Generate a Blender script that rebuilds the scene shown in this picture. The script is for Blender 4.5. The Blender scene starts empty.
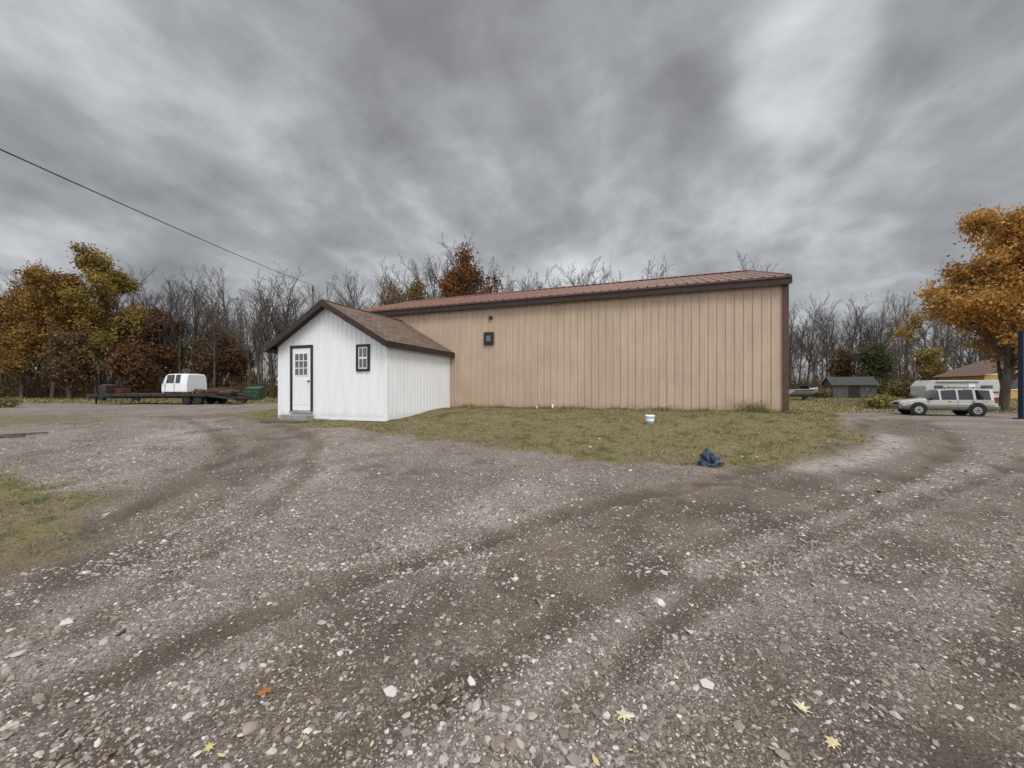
import bpy, math, numpy as np
from mathutils import Vector, Matrix
rng=np.random.default_rng(7)
scene=bpy.context.scene
F=398.0; EYE=1.6; HY=390.0
# ---------------------------------------------------------------- helpers
def ss(a,b,x):
    t=np.clip((np.asarray(x,float)-a)/(b-a),0,1); return t*t*(3-2*t)
def link(o,parent=None):
    scene.collection.objects.link(o)
    if parent is not None: o.parent=parent
    return o
def empty(name,loc=(0,0,0),rz=0):
    e=bpy.data.objects.new(name,None); e.location=loc; e.rotation_euler=(0,0,rz); e.empty_display_size=.3
    return link(e)
def fastmesh(name,V,Fc,mat=None,smooth=False,parent=None,only_mesh=False):
    V=np.asarray(V,np.float32).reshape(-1,3); Fc=np.asarray(Fc,np.int32); k=Fc.shape[1]
    me=bpy.data.meshes.new(name)
    me.vertices.add(len(V)); me.vertices.foreach_set('co',V.ravel())
    me.loops.add(Fc.size); me.loops.foreach_set('vertex_index',Fc.ravel())
    me.polygons.add(len(Fc)); me.polygons.foreach_set('loop_start',np.arange(len(Fc),dtype=np.int32)*k)
    me.polygons.foreach_set('use_smooth',np.full(len(Fc),smooth,dtype=bool))
    me.update(calc_edges=True)
    if mat is not None: me.materials.append(mat)
    if only_mesh: return me
    return link(bpy.data.objects.new(name,me),parent)
def pmesh(name,V,Fc,mats,parent=None,idx=None,smooth=False,bevel=0):
    me=bpy.data.meshes.new(name); me.from_pydata([tuple(v) for v in V],[],[tuple(f) for f in Fc])
    for m in (mats if isinstance(mats,(list,tuple)) else [mats]): me.materials.append(m)
    if idx is not None:
        for p,i in zip(me.polygons,idx): p.material_index=i
    if smooth:
        for p in me.polygons: p.use_smooth=True
    me.update()
    o=link(bpy.data.objects.new(name,me),parent)
    if bevel:
        b=o.modifiers.new('b','BEVEL'); b.width=bevel; b.segments=2; b.limit_method='ANGLE'
    return o
def box(name,c,s,mat,parent=None,bevel=0,rot=None):
    x,y,z=[v/2 for v in s]
    V=[(-x,-y,-z),(x,-y,-z),(x,y,-z),(-x,y,-z),(-x,-y,z),(x,-y,z),(x,y,z),(-x,y,z)]
    Fc=[(3,2,1,0),(4,5,6,7),(0,1,5,4),(1,2,6,5),(2,3,7,6),(3,0,4,7)]
    o=pmesh(name,V,Fc,mat,parent,bevel=bevel); o.location=c
    if rot: o.rotation_euler=rot
    return o
def bx(name,x0,x1,y0,y1,z0,z1,mat,parent=None,bevel=0):
    return box(name,((x0+x1)/2,(y0+y1)/2,(z0+z1)/2),(x1-x0,y1-y0,z1-z0),mat,parent,bevel)
def tubes(P0,P1,R0,R1,k=3):
    P0=np.asarray(P0,float);P1=np.asarray(P1,float);R0=np.asarray(R0,float);R1=np.asarray(R1,float)
    d=P1-P0; d/=np.linalg.norm(d,axis=1,keepdims=True)+1e-9
    ref=np.where(np.abs(d[:,2:3])>.9,np.array([[1.,0,0]]),np.array([[0,0,1.]]))
    a=np.cross(d,ref); a/=np.linalg.norm(a,axis=1,keepdims=True)+1e-9
    b=np.cross(d,a); n=len(P0)
    th=np.arange(k)*2*np.pi/k
    ring=a[:,None,:]*np.cos(th)[None,:,None]+b[:,None,:]*np.sin(th)[None,:,None]
    V=np.concatenate([P0[:,None]+ring*R0[:,None,None],P1[:,None]+ring*R1[:,None,None]],1).reshape(-1,3)
    i=np.arange(k); j=(i+1)%k
    f=np.stack([i,i+k,j+k,j],1)
    Fc=(f[None]+(np.arange(n)*2*k)[:,None,None]).reshape(-1,4)
    return V,Fc
def cyl(name,p0,p1,r,mat,parent=None,n=20,r2=None,smooth=True,bevel=0):
    r2=r if r2 is None else r2
    V,Fc=tubes([p0],[p1],[r],[r2],n)
    V=[tuple(v) for v in V]; Fc=[tuple(f) for f in Fc]+[tuple(range(n)),tuple(range(2*n-1,n-1,-1))]
    o=pmesh(name,V,Fc,mat,parent,bevel=bevel)
    if smooth:
        for p in o.data.polygons[:n]: p.use_smooth=True
    return o
def quads(pos,size,aspect=.6,flat=None,rg=rng):
    n=len(pos); size=np.broadcast_to(size,(n,))
    nn=rg.normal(size=(n,3))
    nn/=np.linalg.norm(nn,axis=1,keepdims=True)
    r=rg.normal(size=(n,3)); a=np.cross(nn,r); a/=np.linalg.norm(a,axis=1,keepdims=True)+1e-9
    b=np.cross(nn,a); s=size[:,None]
    V=np.stack([pos-a*s,pos-b*s*aspect,pos+a*s,pos+b*s*aspect],1).reshape(-1,3)
    Fc=np.arange(n*4).reshape(-1,4)
    return V,Fc
# ---------------------------------------------------------------- material helpers
class NT:
    def __init__(s,name):
        s.m=bpy.data.materials.new(name); s.m.use_nodes=True; s.t=s.m.node_tree; s.N=s.t.nodes; s.L=s.t.links
        s.b=s.N['Principled BSDF']; s.b.inputs['Specular IOR Level'].default_value=.3
    def n(s,typ): return s.N.new(typ)
    def l(s,a,b): s.L.new(a,b)
    def noise(s,scale,detail=5,rough=.6,vec=None,dist=0):
        nd=s.n('ShaderNodeTexNoise'); nd.inputs['Scale'].default_value=scale; nd.inputs['Detail'].default_value=detail
        nd.inputs['Roughness'].default_value=rough; nd.inputs['Distortion'].default_value=dist
        if vec is not None: s.l(vec,nd.inputs['Vector'])
        return nd.outputs['Fac']
    def ramp(s,fac,stops):
        nd=s.n('ShaderNodeValToRGB'); e=nd.color_ramp.elements
        while len(e)<len(stops): e.new(.5)
        for i,(p,c) in enumerate(stops):
            e[i].position=p; e[i].color=(c,c,c,1) if isinstance(c,(int,float)) else (*c,1)
        s.l(fac,nd.inputs['Fac']); return nd.outputs['Color']
    def mix(s,f,a,b,mode='MIX'):
        nd=s.n('ShaderNodeMix'); nd.data_type='RGBA'; nd.blend_type=mode; nd.clamp_factor=True
        for v,i in ((f,0),(a,6),(b,7)):
            if hasattr(v,'is_output'): s.l(v,nd.inputs[i])
            else: nd.inputs[i].default_value=v if i==0 else ((*v,1) if len(v)==3 else v)
        return nd.outputs[2]
    def math(s,op,a,b=0.,clamp=False):
        nd=s.n('ShaderNodeMath'); nd.operation=op; nd.use_clamp=clamp
        for v,i in ((a,0),(b,1)):
            if hasattr(v,'is_output'): s.l(v,nd.inputs[i])
            else: nd.inputs[i].default_value=v
        return nd.outputs[0]
    def obj(s): return s.n('ShaderNodeTexCoord').outputs['Object']
    def mapping(s,vec,scale):
        nd=s.n('ShaderNodeMapping'); nd.inputs['Scale'].default_value=scale; s.l(vec,nd.inputs['Vector']); return nd.outputs[0]
    def bump(s,h,strength=.5,dist=.01):
        nd=s.n('ShaderNodeBump'); nd.inputs['Strength'].default_value=strength; nd.inputs['Distance'].default_value=dist
        s.l(h,nd.inputs['Height']); s.l(nd.outputs[0],s.b.inputs['Normal'])
def simple(name,col,rough=.6,metal=0,var=.25,scale=4,spec=.3,coat=0):
    t=NT(name); v=t.obj(); f=t.noise(scale,6,.65,v)
    a=tuple(c*(1-var) for c in col); b=tuple(min(1,c*(1+var)) for c in col)
    t.l(t.ramp(f,[(.3,a),(.7,b)]),t.b.inputs['Base Color'])
    t.b.inputs['Roughness'].default_value=rough; t.b.inputs['Metallic'].default_value=metal
    t.b.inputs['Specular IOR Level'].default_value=spec; t.b.inputs['Coat Weight'].default_value=coat
    return t.m
def island(name,cols,rough=.8,noise=None,trans=0,cols2=None,n2=1.4):
    t=NT(name); g=t.n('ShaderNodeNewGeometry')
    st=[(i/max(1,len(cols)-1)*.999,c) for i,c in enumerate(cols)]
    c=t.ramp(g.outputs['Random Per Island'],st)
    if cols2:
        c2=t.ramp(g.outputs['Random Per Island'],[(i/max(1,len(cols2)-1)*.999,q) for i,q in enumerate(cols2)])
        c=t.mix(t.ramp(t.noise(n2,5,.7,t.obj()),[(.42,0.),(.58,1.)]),c,c2)
    if noise:
        f=t.noise(noise,3,.6,t.obj()); c=t.mix(1.,c,t.ramp(f,[(.3,.5),(.7,1.3)]),'MULTIPLY')
    t.l(c,t.b.inputs['Base Color']); t.b.inputs['Roughness'].default_value=rough
    t.b.inputs['Specular IOR Level'].default_value=.2
    if trans:
        tr=t.n('ShaderNodeBsdfTranslucent'); t.l(c,tr.inputs['Color']); mx=t.n('ShaderNodeMixShader'); mx.inputs[0].default_value=trans
        t.l(t.b.outputs[0],mx.inputs[1]); t.l(tr.outputs[0],mx.inputs[2]); t.l(mx.outputs[0],t.N['Material Output'].inputs[0])
    return t.m
# ---------------------------------------------------------------- layout
C=np.array([8.37,12.14]); DX=np.array([.937,-.349]); NY=np.array([.349,.937]); RZ=math.atan2(-.349,.937)
BL,BW=17.6,11.2
def loc(x,y): return C+x*DX+y*NY
def h(x,y):
    x=np.asarray(x,float); y=np.asarray(y,float)
    r=ss(9,19,x)
    b=.55*ss(3,13,y)*(1-r)+.6*ss(28,50,y)*r
    lx=(x-C[0])*DX[0]+(y-C[1])*DX[1]; ly=(x-C[0])*NY[0]+(y-C[1])*NY[1]
    dx=np.maximum(np.maximum(-BL-lx,lx),0); dy=np.maximum(np.maximum(-ly,ly-BW),0)
    d=np.hypot(dx,dy)
    b=b+.36*(1-ss(.3,5.2,d))
    w=.02*np.sin(x*1.3+np.sin(y*.9)*1.4)*np.sin(y*1.7+.6*np.sin(x*.7))+.008*np.sin(x*4.1+y*2.3)*np.sin(y*5.2-x*1.9)
    return b+w
def g(px,py):
    u=(px-512)/F; Y=5.
    for _ in range(60):
        Yn=(EYE-float(h(u*Y,Y)))*F/(py-HY); Y=.5*Y+.5*Yn
    return np.array([u*Y,Y])
def polyd(x,y,P,closed=False):
    P=np.asarray(P); n=len(P); D=np.full(x.shape,1e9); ins=np.zeros(x.shape,bool)
    for i in range(n if closed else n-1):
        a=P[i]; b=P[(i+1)%n]; ab=b-a
        t=np.clip(((x-a[0])*ab[0]+(y-a[1])*ab[1])/(ab@ab+1e-12),0,1)
        D=np.minimum(D,np.hypot(x-a[0]-t*ab[0],y-a[1]-t*ab[1]))
        if closed:
            c=((a[1]>y)!=(b[1]>y))&(x<(b[0]-a[0])*(y-a[1])/((b[1]-a[1])+1e-12)+a[0]); ins^=c
    return (np.where(ins,-D,D) if closed else D)
def chaikin(P,n=1):
    P=np.array(P)
    for _ in range(n):
        Q=[P[0]]
        for a,b in zip(P[:-1],P[1:]): Q+=[a*.75+b*.25,a*.25+b*.75]
        P=np.array(Q+[P[-1]])
    return P
def offs(P,d):
    T=np.gradient(P,axis=0); T/=np.linalg.norm(T,axis=1,keepdims=True); return P+np.stack([-T[:,1],T[:,0]],1)*d
mound=[g(*p) for p in [(225,413),(255,421),(300,427),(345,428),(390,436),(450,443),(520,453),(600,461),(690,467),(770,465),(830,452),(862,437),(852,424)]]
mound+= [loc(2.2,4),loc(1.5,8),loc(-5,8),loc(-19,6),loc(-19,.5)]
lpatch=[g(*p) for p in [(0,570),(60,552),(105,525),(112,505),(70,480),(0,468)]]+[np.array([-16,6.5]),np.array([-12,3.2])]
T0=chaikin([g(*p) for p in [(20,800),(330,650),(500,575),(640,520),(770,490),(860,462),(915,436),(905,420)]])
T1=chaikin([g(*p) for p in [(720,800),(800,640),(900,560),(1024,500),(1100,470)]])
T2=chaikin([g(*p) for p in [(-60,640),(150,540),(260,470),(280,440),(200,415)]])
tracks=[(T0,.8,.6),(T1,.55,.45),(T2,.7,.5),
 (offs(T0,.75),.2,1.1),(offs(T0,-.75),.2,.95),(offs(T1,.7),.17,.9),(offs(T1,-.7),.17,.9),(offs(T2,.8),.24,.9),(offs(T2,-.8),.24,.8)]
bands=[(chaikin([g(*p) for p in L]),w) for L,w in (
 ([(0,690),(150,600),(260,500),(330,450)],.7),([(60,480),(160,450),(200,420)],1.),
 ([(450,790),(620,650),(760,600),(1010,600)],.55),([(640,620),(860,500),(990,470)],.4),([(380,600),(470,520),(560,480)],.5),
 ([(0,760),(200,690),(330,590)],.35))]
pale=[g(*p) for p in [(800,467),(850,461),(890,447),(893,437)]]
def wob(x,y,s=1.): return .5*np.sin(x*2.3*s+1.3*np.sin(y*1.9*s))+.5*np.sin(y*3.1*s+1.7*np.sin(x*1.7*s+.5))
def masks(x,y):
    wv=wob(x,y)*.16+wob(x+9,y-4,2.7)*.09
    gm=np.clip(.5-(polyd(x,y,mound,True)+wv*1.5)/.6,0,1)
    gl=np.clip(.5-(polyd(x,y,lpatch,True)+wv*1.8)/1.,0,1)
    far=ss(25,30,y)*ss(5,9,x)+ss(27,33,y)*(1-ss(5,9,x))*.9
    far=far*np.where((x>14)&(y<29),ss(25,29,y),1)
    left=ss(-13,-16,x)*.75*ss(7,10,y)*(1-ss(14,20,y))
    gr=np.maximum.reduce([gm,gl,far,left])
    dirt=np.zeros_like(x)
    for T,w,a_ in tracks:
        d=polyd(x,y,T)+wv*min(.3,w); dirt=np.maximum(dirt,a_*np.exp(-(d/w)**2))
    bd=np.zeros_like(x)
    for T,w in bands:
        d=polyd(x,y,T)+wv*1.5; bd=np.maximum(bd,np.exp(-(d/w)**2))
    pl=np.exp(-(polyd(x,y,pale)/.33)**2)
    return gr,dirt,pl,bd
# ---------------------------------------------------------------- ground
t=NT('ground_mat'); v=t.obj()
def attr(nm):
    a_=t.n('ShaderNodeAttribute'); a_.attribute_name=nm; return a_.outputs['Fac']
ag=attr('grass'); ad=attr('dirt'); ap=attr('pale'); ab_=attr('band')
nb=t.noise(1.3,6,.68,v); nm=t.noise(6.5,6,.72,v); nf=t.noise(42,5,.75,v); nl=t.noise(.35,4,.6,v)
vo=t.n('ShaderNodeTexVoronoi'); vo.inputs['Scale'].default_value=55; t.l(v,vo.inputs['Vector'])
vo2=t.n('ShaderNodeTexVoronoi'); vo2.inputs['Scale'].default_value=130; t.l(v,vo2.inputs['Vector'])
sep=t.n('ShaderNodeSeparateColor'); t.l(vo.outputs['Color'],sep.inputs[0])
sep2=t.n('ShaderNodeSeparateColor'); t.l(vo2.outputs['Color'],sep2.inputs[0])
st=[(0,(.085,.067,.05)),(.45,(.20,.168,.134)),(.8,(.35,.31,.265)),(1,(.62,.59,.55))]
g1=t.ramp(sep.outputs[0],st); g2=t.ramp(sep2.outputs[1],st)
gravel=t.mix(.45,g1,g2)
gravel=t.mix(t.math('MULTIPLY',ab_,t.ramp(nm,[(.35,.1),(.6,.65)])),gravel,t.mix(.5,gravel,(.54,.52,.485)))
gravel=t.mix(1.,gravel,t.ramp(nb,[(.3,.7),(.7,1.35)]),'MULTIPLY')
dirtc=t.mix(t.ramp(nf,[(.35,0.),(.65,1.)]),(.125,.092,.063),(.225,.172,.12))
dirtc=t.mix(.28,dirtc,g2)
dm=t.math('ADD',t.math('MULTIPLY',t.math('SUBTRACT',ad,t.math('MULTIPLY',ab_,.4)),1.35),t.math('MULTIPLY',t.math('SUBTRACT',nb,.47),2.6))
dm=t.math('ADD',dm,t.math('MULTIPLY',t.math('SUBTRACT',nm,.5),2.6))
dm=t.ramp(dm,[(.05,.08),(.85,.95)])
base=t.mix(dm,gravel,dirtc)
damp=t.math('ADD',t.math('MULTIPLY',ad,.15),t.noise(.9,7,.66,t.mapping(v,(1.3,1,1)),.3))
base=t.mix(t.ramp(damp,[(.53,0.),(.68,.62)]),base,(.08,.06,.044))
base=t.mix(1.,base,t.ramp(nl,[(.35,.84),(.65,1.16)]),'MULTIPLY')
pm=t.math('MULTIPLY',ap,t.ramp(nm,[(.35,.15),(.6,.95)]))
base=t.mix(pm,base,(.48,.45,.41))
gc=t.ramp(t.noise(1.9,8,.78,v),[(.32,(.07,.08,.025)),(.43,(.13,.13,.05)),(.50,(.27,.22,.11)),(.57,(.17,.125,.075)),(.68,(.36,.29,.17))])
gc=t.mix(1.,gc,t.ramp(nf,[(.3,.55),(.7,1.4)]),'MULTIPLY')
gm=t.math('ADD',ag,t.math('MULTIPLY',t.math('SUBTRACT',nb,.5),1.0))
gm=t.math('ADD',gm,t.math('MULTIPLY',t.math('SUBTRACT',nm,.5),1.5))
gm=t.ramp(gm,[(.45,0.),(.75,1.)])
base=t.mix(gm,base,gc)
t.l(base,t.b.inputs['Base Color'])
t.l(t.ramp(damp,[(.5,.95),(.7,.6)]),t.b.inputs['Roughness'])
hh=t.math('ADD',t.math('MULTIPLY',vo.outputs['Distance'],-.9),t.math('MULTIPLY',nf,1.2))
hh=t.math('ADD',hh,t.math('MULTIPLY',nm,2.2)); t.bump(hh,.9,.028)
M_ground=t.m
N=640; s=np.linspace(-1,1,N)
gx=1.5*np.sinh(6.5*s); gy=4+1.5*np.sinh(6.5*s)
X,Y=np.meshgrid(gx,gy); X=X.ravel();Y=Y.ravel()
gr,di,pl_,bd=masks(X,Y)
def relief(x,y,G,D): return -.05*D*np.exp(-((y-4)/14)**2)*(G<.5)+.012*wob(x,y,1.9)*np.exp(-(y/14)**2)+.006*wob(x+3,y,5.)*np.exp(-(y/9)**2)
Z=h(X,Y)+relief(X,Y,gr,di)
i=np.arange(N-1); I,J=np.meshgrid(i,i); a=(J*N+I).ravel()
ground=fastmesh('ground',np.stack([X,Y,Z],1),np.stack([a,a+1,a+N+1,a+N],1),M_ground,True)
for nme,arr in (('grass',gr),('dirt',di),('pale',pl_),('band',bd)):
    at=ground.data.attributes.new(nme,'FLOAT','POINT'); at.data.foreach_set('value',arr.astype(np.float32))
def gz(x,y):
    x=np.asarray(x,float);y=np.asarray(y,float); G,D,_,_=masks(x,y)
    return h(x,y)+relief(x,y,G,D)
# stones
def stones(n,y0,y1,smin,smed,ico,smax=.03,thin=1.):
    yy=y0*np.exp(rng.random(n)*math.log(y1/y0)); xx=rng.uniform(-1.6,1.6,n)*yy
    G,D,P,Bd=masks(xx,yy)
    pn=.5+.5*wob(xx,yy,1.3)*.6+.5*wob(xx+2,yy+1,4.1)*.4
    keep=(rng.random(n)<thin*(.15+.55*np.clip(pn,0,1)**1.5+.5*Bd)*(1-.8*np.clip(D,0,1)*(1-.5*Bd)))&(G<.35)
    xx=xx[keep];yy=yy[keep];n=len(xx)
    r=np.clip(np.exp(rng.normal(math.log(smed),.5,n)),smin,smax)
    if ico:
        ph=(1+5**.5)/2
        B=np.array([(-1,ph,0),(1,ph,0),(-1,-ph,0),(1,-ph,0),(0,-1,ph),(0,1,ph),(0,-1,-ph),(0,1,-ph),(ph,0,-1),(ph,0,1),(-ph,0,-1),(-ph,0,1)])/1.9
        Fb=np.array([(0,11,5),(0,5,1),(0,1,7),(0,7,10),(0,10,11),(1,5,9),(5,11,4),(11,10,2),(10,7,6),(7,1,8),(3,9,4),(3,4,2),(3,2,6),(3,6,8),(3,8,9),(4,9,5),(2,4,11),(6,2,10),(8,6,7),(9,8,1)])
    else:
        B=np.array([(1,0,0),(0,1,0),(-1,0,0),(0,-1,0),(0,0,1),(0,0,-1)],float)
        Fb=np.array([(0,1,4),(1,2,4),(2,3,4),(3,0,4),(1,0,5),(2,1,5),(3,2,5),(0,3,5)])
    k=len(B); V=B[None]*(1+rng.normal(0,.2,(n,k,1)))
    V=V*np.stack([rng.uniform(.8,1.3,n),rng.uniform(.6,1.,n),rng.uniform(.35,.7,n)],1)[:,None,:]
    th=rng.random(n)*6.28; c=np.cos(th)[:,None];s_=np.sin(th)[:,None]
    x=V[:,:,0]*c-V[:,:,1]*s_; y=V[:,:,0]*s_+V[:,:,1]*c; V=np.stack([x,y,V[:,:,2]+x*rng.normal(0,.3,(n,1))],2)
    V=V*r[:,None,None]; V[:,:,0]+=xx[:,None];V[:,:,1]+=yy[:,None];V[:,:,2]+=(gz(xx,yy)+r*.05)[:,None]
    Fc=(Fb[None]+(np.arange(n)*k)[:,None,None]).reshape(-1,3)
    return V.reshape(-1,3),Fc
M_stone=island('stone_mat',[(.10,.08,.06),(.19,.155,.12),(.25,.205,.165),(.14,.115,.09),(.33,.285,.24),(.22,.165,.12),(.28,.26,.235),(.44,.41,.37),(.17,.145,.12),(.60,.57,.53),(.2,.17,.14)],.8)
V1,F1=stones(135000,1.05,5.,.0035,.0062,True)
V2,F2=stones(130000,3.5,15.,.007,.0110,False)
V3,F3=stones(2600,1.3,10.,.012,.018,True,.042)
fastmesh('gravel',np.concatenate([V1,V2,V3]),np.concatenate([F1,F2+len(V1),F3+len(V1)+len(V2)]),M_stone,False)
# grass blades
def blades(xx,yy,hm,w=.006):
    n=len(xx); z=gz(xx,yy); th=rng.random(n)*6.28; L=hm*np.exp(rng.normal(0,.4,n))
    dx=np.cos(th);dy=np.sin(th); lx=rng.normal(0,.8,n)*L; ly=rng.normal(0,.8,n)*L; w=w*rng.uniform(.6,1.4,n)
    P=np.stack([xx,yy,z-.01],1); W=np.stack([dx*w,dy*w,0*w],1)
    m=P+np.stack([lx*.35,ly*.35,L*.6],1); tp=P+np.stack([lx,ly,L],1)
    V=np.stack([P-W,P+W,m+W*.8,m-W*.8,tp+W*.1,tp-W*.1],1).reshape(-1,3)
    b=(np.arange(n)*6)[:,None]
    return V,np.concatenate([b+np.array([[0,1,2,3]]),b+np.array([[3,2,4,5]])])
def scat(n,x0,x1,y0,y1,cond,clump=.9):
    xx=rng.uniform(x0,x1,n);yy=rng.uniform(y0,y1,n)
    pn=.5+.25*wob(xx,yy,1.1)+.25*wob(xx+5,yy,3.3)+.15*wob(xx-5,yy+2,8.)
    k=cond(xx,yy)&(rng.random(n)<1-clump+clump*np.clip(pn,0,1)**1.8*1.4); return xx[k],yy[k]
inb=lambda x,y:(masks(x,y)[0]>.5+rng.normal(0,.2,x.shape))
x,y=scat(230000,-10,12,6,19,inb,.93)
lx=(x-C[0])*DX[0]+(y-C[1])*DX[1]; ly=(x-C[0])*NY[0]+(y-C[1])*NY[1]
k=~((ly>0))&~((lx>-16.2)&(lx<-11.5)&(ly>-4.02)) | (lx>0.05)
x,y=x[k],y[k]
hl=.036*(1+.45*wob(x,y,2.1)+.35*wob(x+1,y,6.))
Va,Fa=blades(x,y,np.clip(hl,.012,.08),.006)
x2,y2=scat(60000,-16,-3,3,9.5,lambda x,y:masks(x,y)[0]>.5+rng.normal(0,.2,x.shape),.85)
Vb,Fb_=blades(x2,y2,.036,.004)
TAN=[(.24,.19,.09),(.38,.30,.16),(.20,.15,.08),(.44,.36,.21),(.30,.22,.12),(.15,.14,.06),(.36,.29,.15)]
M_grass=island('grass_mat',TAN,.8,noise=2.2,cols2=[(.07,.09,.025),(.13,.15,.045),(.20,.19,.07),(.10,.13,.035),(.28,.24,.11)],n2=1.1)
M_grass2=island('lawn_mat',[(.05,.09,.02),(.09,.14,.032),(.15,.17,.055),(.08,.11,.028)],.8,noise=2.2,cols2=TAN,n2=1.6)
fastmesh('grass_verge',Va,Fa,M_grass,True); fastmesh('grass_patch',Vb,Fb_,M_grass2,True)
x3,y3=scat(50000,8,60,26,52,lambda x,y:masks(x,y)[0]>.5,.5)
V3,F3=blades(x3,y3,.09,.02)
x4,y4=scat(30000,-75,-10,31,50,lambda x,y:masks(x,y)[0]>.4,.7)
V4,F4=blades(x4,y4,.14,.025)
fastmesh('field_grass',np.concatenate([V3,V4]),np.concatenate([F3,F4+len(V3)]),M_grass,True)
# weeds along barn wall
wx=rng.uniform(-11.3,.3,3200); wy=-np.abs(rng.normal(0,.13,3200))-.04
wx=np.concatenate([wx,rng.normal(-.9,.22,260)]); wy=np.concatenate([wy,-np.abs(rng.normal(.12,.15,260))-.04])
wp=np.array([loc(a_,b_) for a_,b_ in zip(wx,wy)])
hm=np.clip(.075*(1+.7*np.sin(wx*3.1)*np.sin(wx*1.3)),.02,.2); hm[-260:]=.26
Vw,Fw=blades(wp[:,0],wp[:,1],hm,.006); fastmesh('weeds',Vw,Fw,M_grass,True)
# fallen leaves
def leafshape(maple):
    if maple:
        a=[(0,-.5),(.06,-.12),(.38,-.3),(.3,-.05),(.62,.08),(.3,.16),(.42,.42),(.16,.32),(0,.72),(-.16,.32),(-.42,.42),(-.3,.16),(-.62,.08),(-.3,-.05),(-.38,-.3),(-.06,-.12)]
    else: a=[(0,-.6),(.2,-.3),(.28,0),(.2,.3),(0,.6),(-.2,.3),(-.28,0),(-.2,-.3)]
    return np.array(a)
LM=[island('leaf_yellow_mat',[(.5,.42,.2),(.55,.47,.28),(.38,.26,.09)],.7),island('leaf_orange_mat',[(.38,.15,.06),(.30,.12,.05)],.7),island('leaf_brown_mat',[(.16,.09,.05),(.22,.13,.06)],.7),island('leaf_pale_mat',[(.62,.58,.42),(.55,.50,.33)],.7)]
LV=[];LF=[];LI=[]
def leaf(x,y,s,mi,maple=True,zo=.012,z=None):
    A=leafshape(maple)*s; th=rng.random()*6.28; c,s_=math.cos(th),math.sin(th); z=(float(gz(x,y)) if z is None else z)+zo
    tx,ty=rng.normal(0,.18,2); cu=rng.uniform(-1.,2.5)
    b=len(LV); LV.append((x,y,z+.003))
    for p in A:
        q=(p[0]*c-p[1]*s_,p[0]*s_+p[1]*c); r2=(p@p)
        LV.append((x+q[0],y+q[1],z+q[0]*tx+q[1]*ty+cu*r2/max(s,.01)*.35+rng.normal(0,.03*s)))
    n=len(A)
    for i_ in range(n): LF.append((b,b+1+i_,b+1+(i_+1)%n)); LI.append(mi)
for px,py,s_,mi in [(265,691,.085,1),(624,716,.09,3),(800,706,.085,3),(208,742,.05,0),(240,731,.035,0),(222,752,.035,0),(300,745,.03,0),(372,735,.03,0),(834,742,.06,0),(818,757,.04,0),(596,762,.04,0),(460,584,.03,2),(640,768,.05,2),(112,748,.05,2),(60,700,.03,0),(945,640,.04,0),(880,600,.05,2),(700,640,.03,0),(515,684,.03,0),(415,690,.03,0),(985,590,.05,0),(880,489,.12,2),(455,692,.03,3),(676,676,.035,3)]:
    p=g(px,py); leaf(p[0],p[1],s_,mi,s_>.045)
yy=1.5*np.exp(rng.random(260)*2.2); xx=rng.uniform(-1.4,1.4,260)*yy; zz=gz(xx,yy)
for a_,b_,c_ in zip(xx,yy,zz): leaf(a_,b_,rng.uniform(.012,.03),int(rng.choice([0,2,2,0,3])),rng.random()<.2,z=float(c_))
xx=rng.uniform(-9,11,600); yy=rng.uniform(7,16,600); zz=gz(xx,yy); kk=polyd(xx,yy,mound,True)<0
for a_,b_,c_ in zip(xx[kk],yy[kk],zz[kk]): leaf(a_,b_,rng.uniform(.03,.075),int(rng.choice([0,0,2,2,1])),True,.035,z=float(c_))
yy=rng.uniform(25,46,2600); xx=rng.uniform(.7,1.35,2600)*yy; zz=gz(xx,yy); kk=masks(xx,yy)[0]>.4
for a_,b_,c_ in zip(xx[kk],yy[kk],zz[kk]): leaf(a_,b_,rng.uniform(.08,.16),int(rng.choice([0,0,0,1,1,2])),False,.08,z=float(c_))
pmesh('fallen_leaves',LV,LF,LM,None,LI)
# ---------------------------------------------------------------- barn
def metal_mat(name,col,dark,streak=(6,6,.5)):
    t=NT(name); v=t.obj(); f=t.noise(1.,6,.65,t.mapping(v,streak)); f2=t.noise(.8,5,.6,v)
    c=t.mix(t.ramp(f,[(.35,0.),(.7,1.)]),col,tuple(x_*dark for x_ in col))
    c=t.mix(1.,c,t.ramp(f2,[(.3,.9),(.7,1.08)]),'MULTIPLY')
    return t,v,c
t,v,c=metal_mat('barn_siding_mat',(.50,.385,.285),.84)
sp=t.n('ShaderNodeSeparateXYZ'); t.l(v,sp.inputs[0])
zz=t.math('ADD',sp.outputs[2],t.math('MULTIPLY',t.noise(3,5,.6,v),.7))
c=t.mix(t.ramp(t.math('SUBTRACT',zz,.75),[(.25,.75),(.75,0.)]),c,(.24,.165,.10))
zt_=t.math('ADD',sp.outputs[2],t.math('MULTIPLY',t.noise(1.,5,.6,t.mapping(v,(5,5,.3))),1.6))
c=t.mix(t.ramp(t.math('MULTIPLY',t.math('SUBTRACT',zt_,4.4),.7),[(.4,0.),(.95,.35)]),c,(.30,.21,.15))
t.l(c,t.b.inputs['Base Color']); t.b.inputs['Roughness'].default_value=.5; M_bs=t.m
t,v,c=metal_mat('barn_roof_mat',(.19,.10,.075),1.3,(6,.8,1)); t.l(c,t.b.inputs['Base Color']); t.b.inputs['Roughness'].default_value=.42; M_br=t.m
M_trim=simple('dark_trim_mat',(.035,.022,.018),.5,var=.3)
M_ctrim=simple('corner_trim_mat',(.085,.045,.035),.5,var=.3)
barn=empty('metal_barn',(C[0],C[1],0),RZ)
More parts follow.
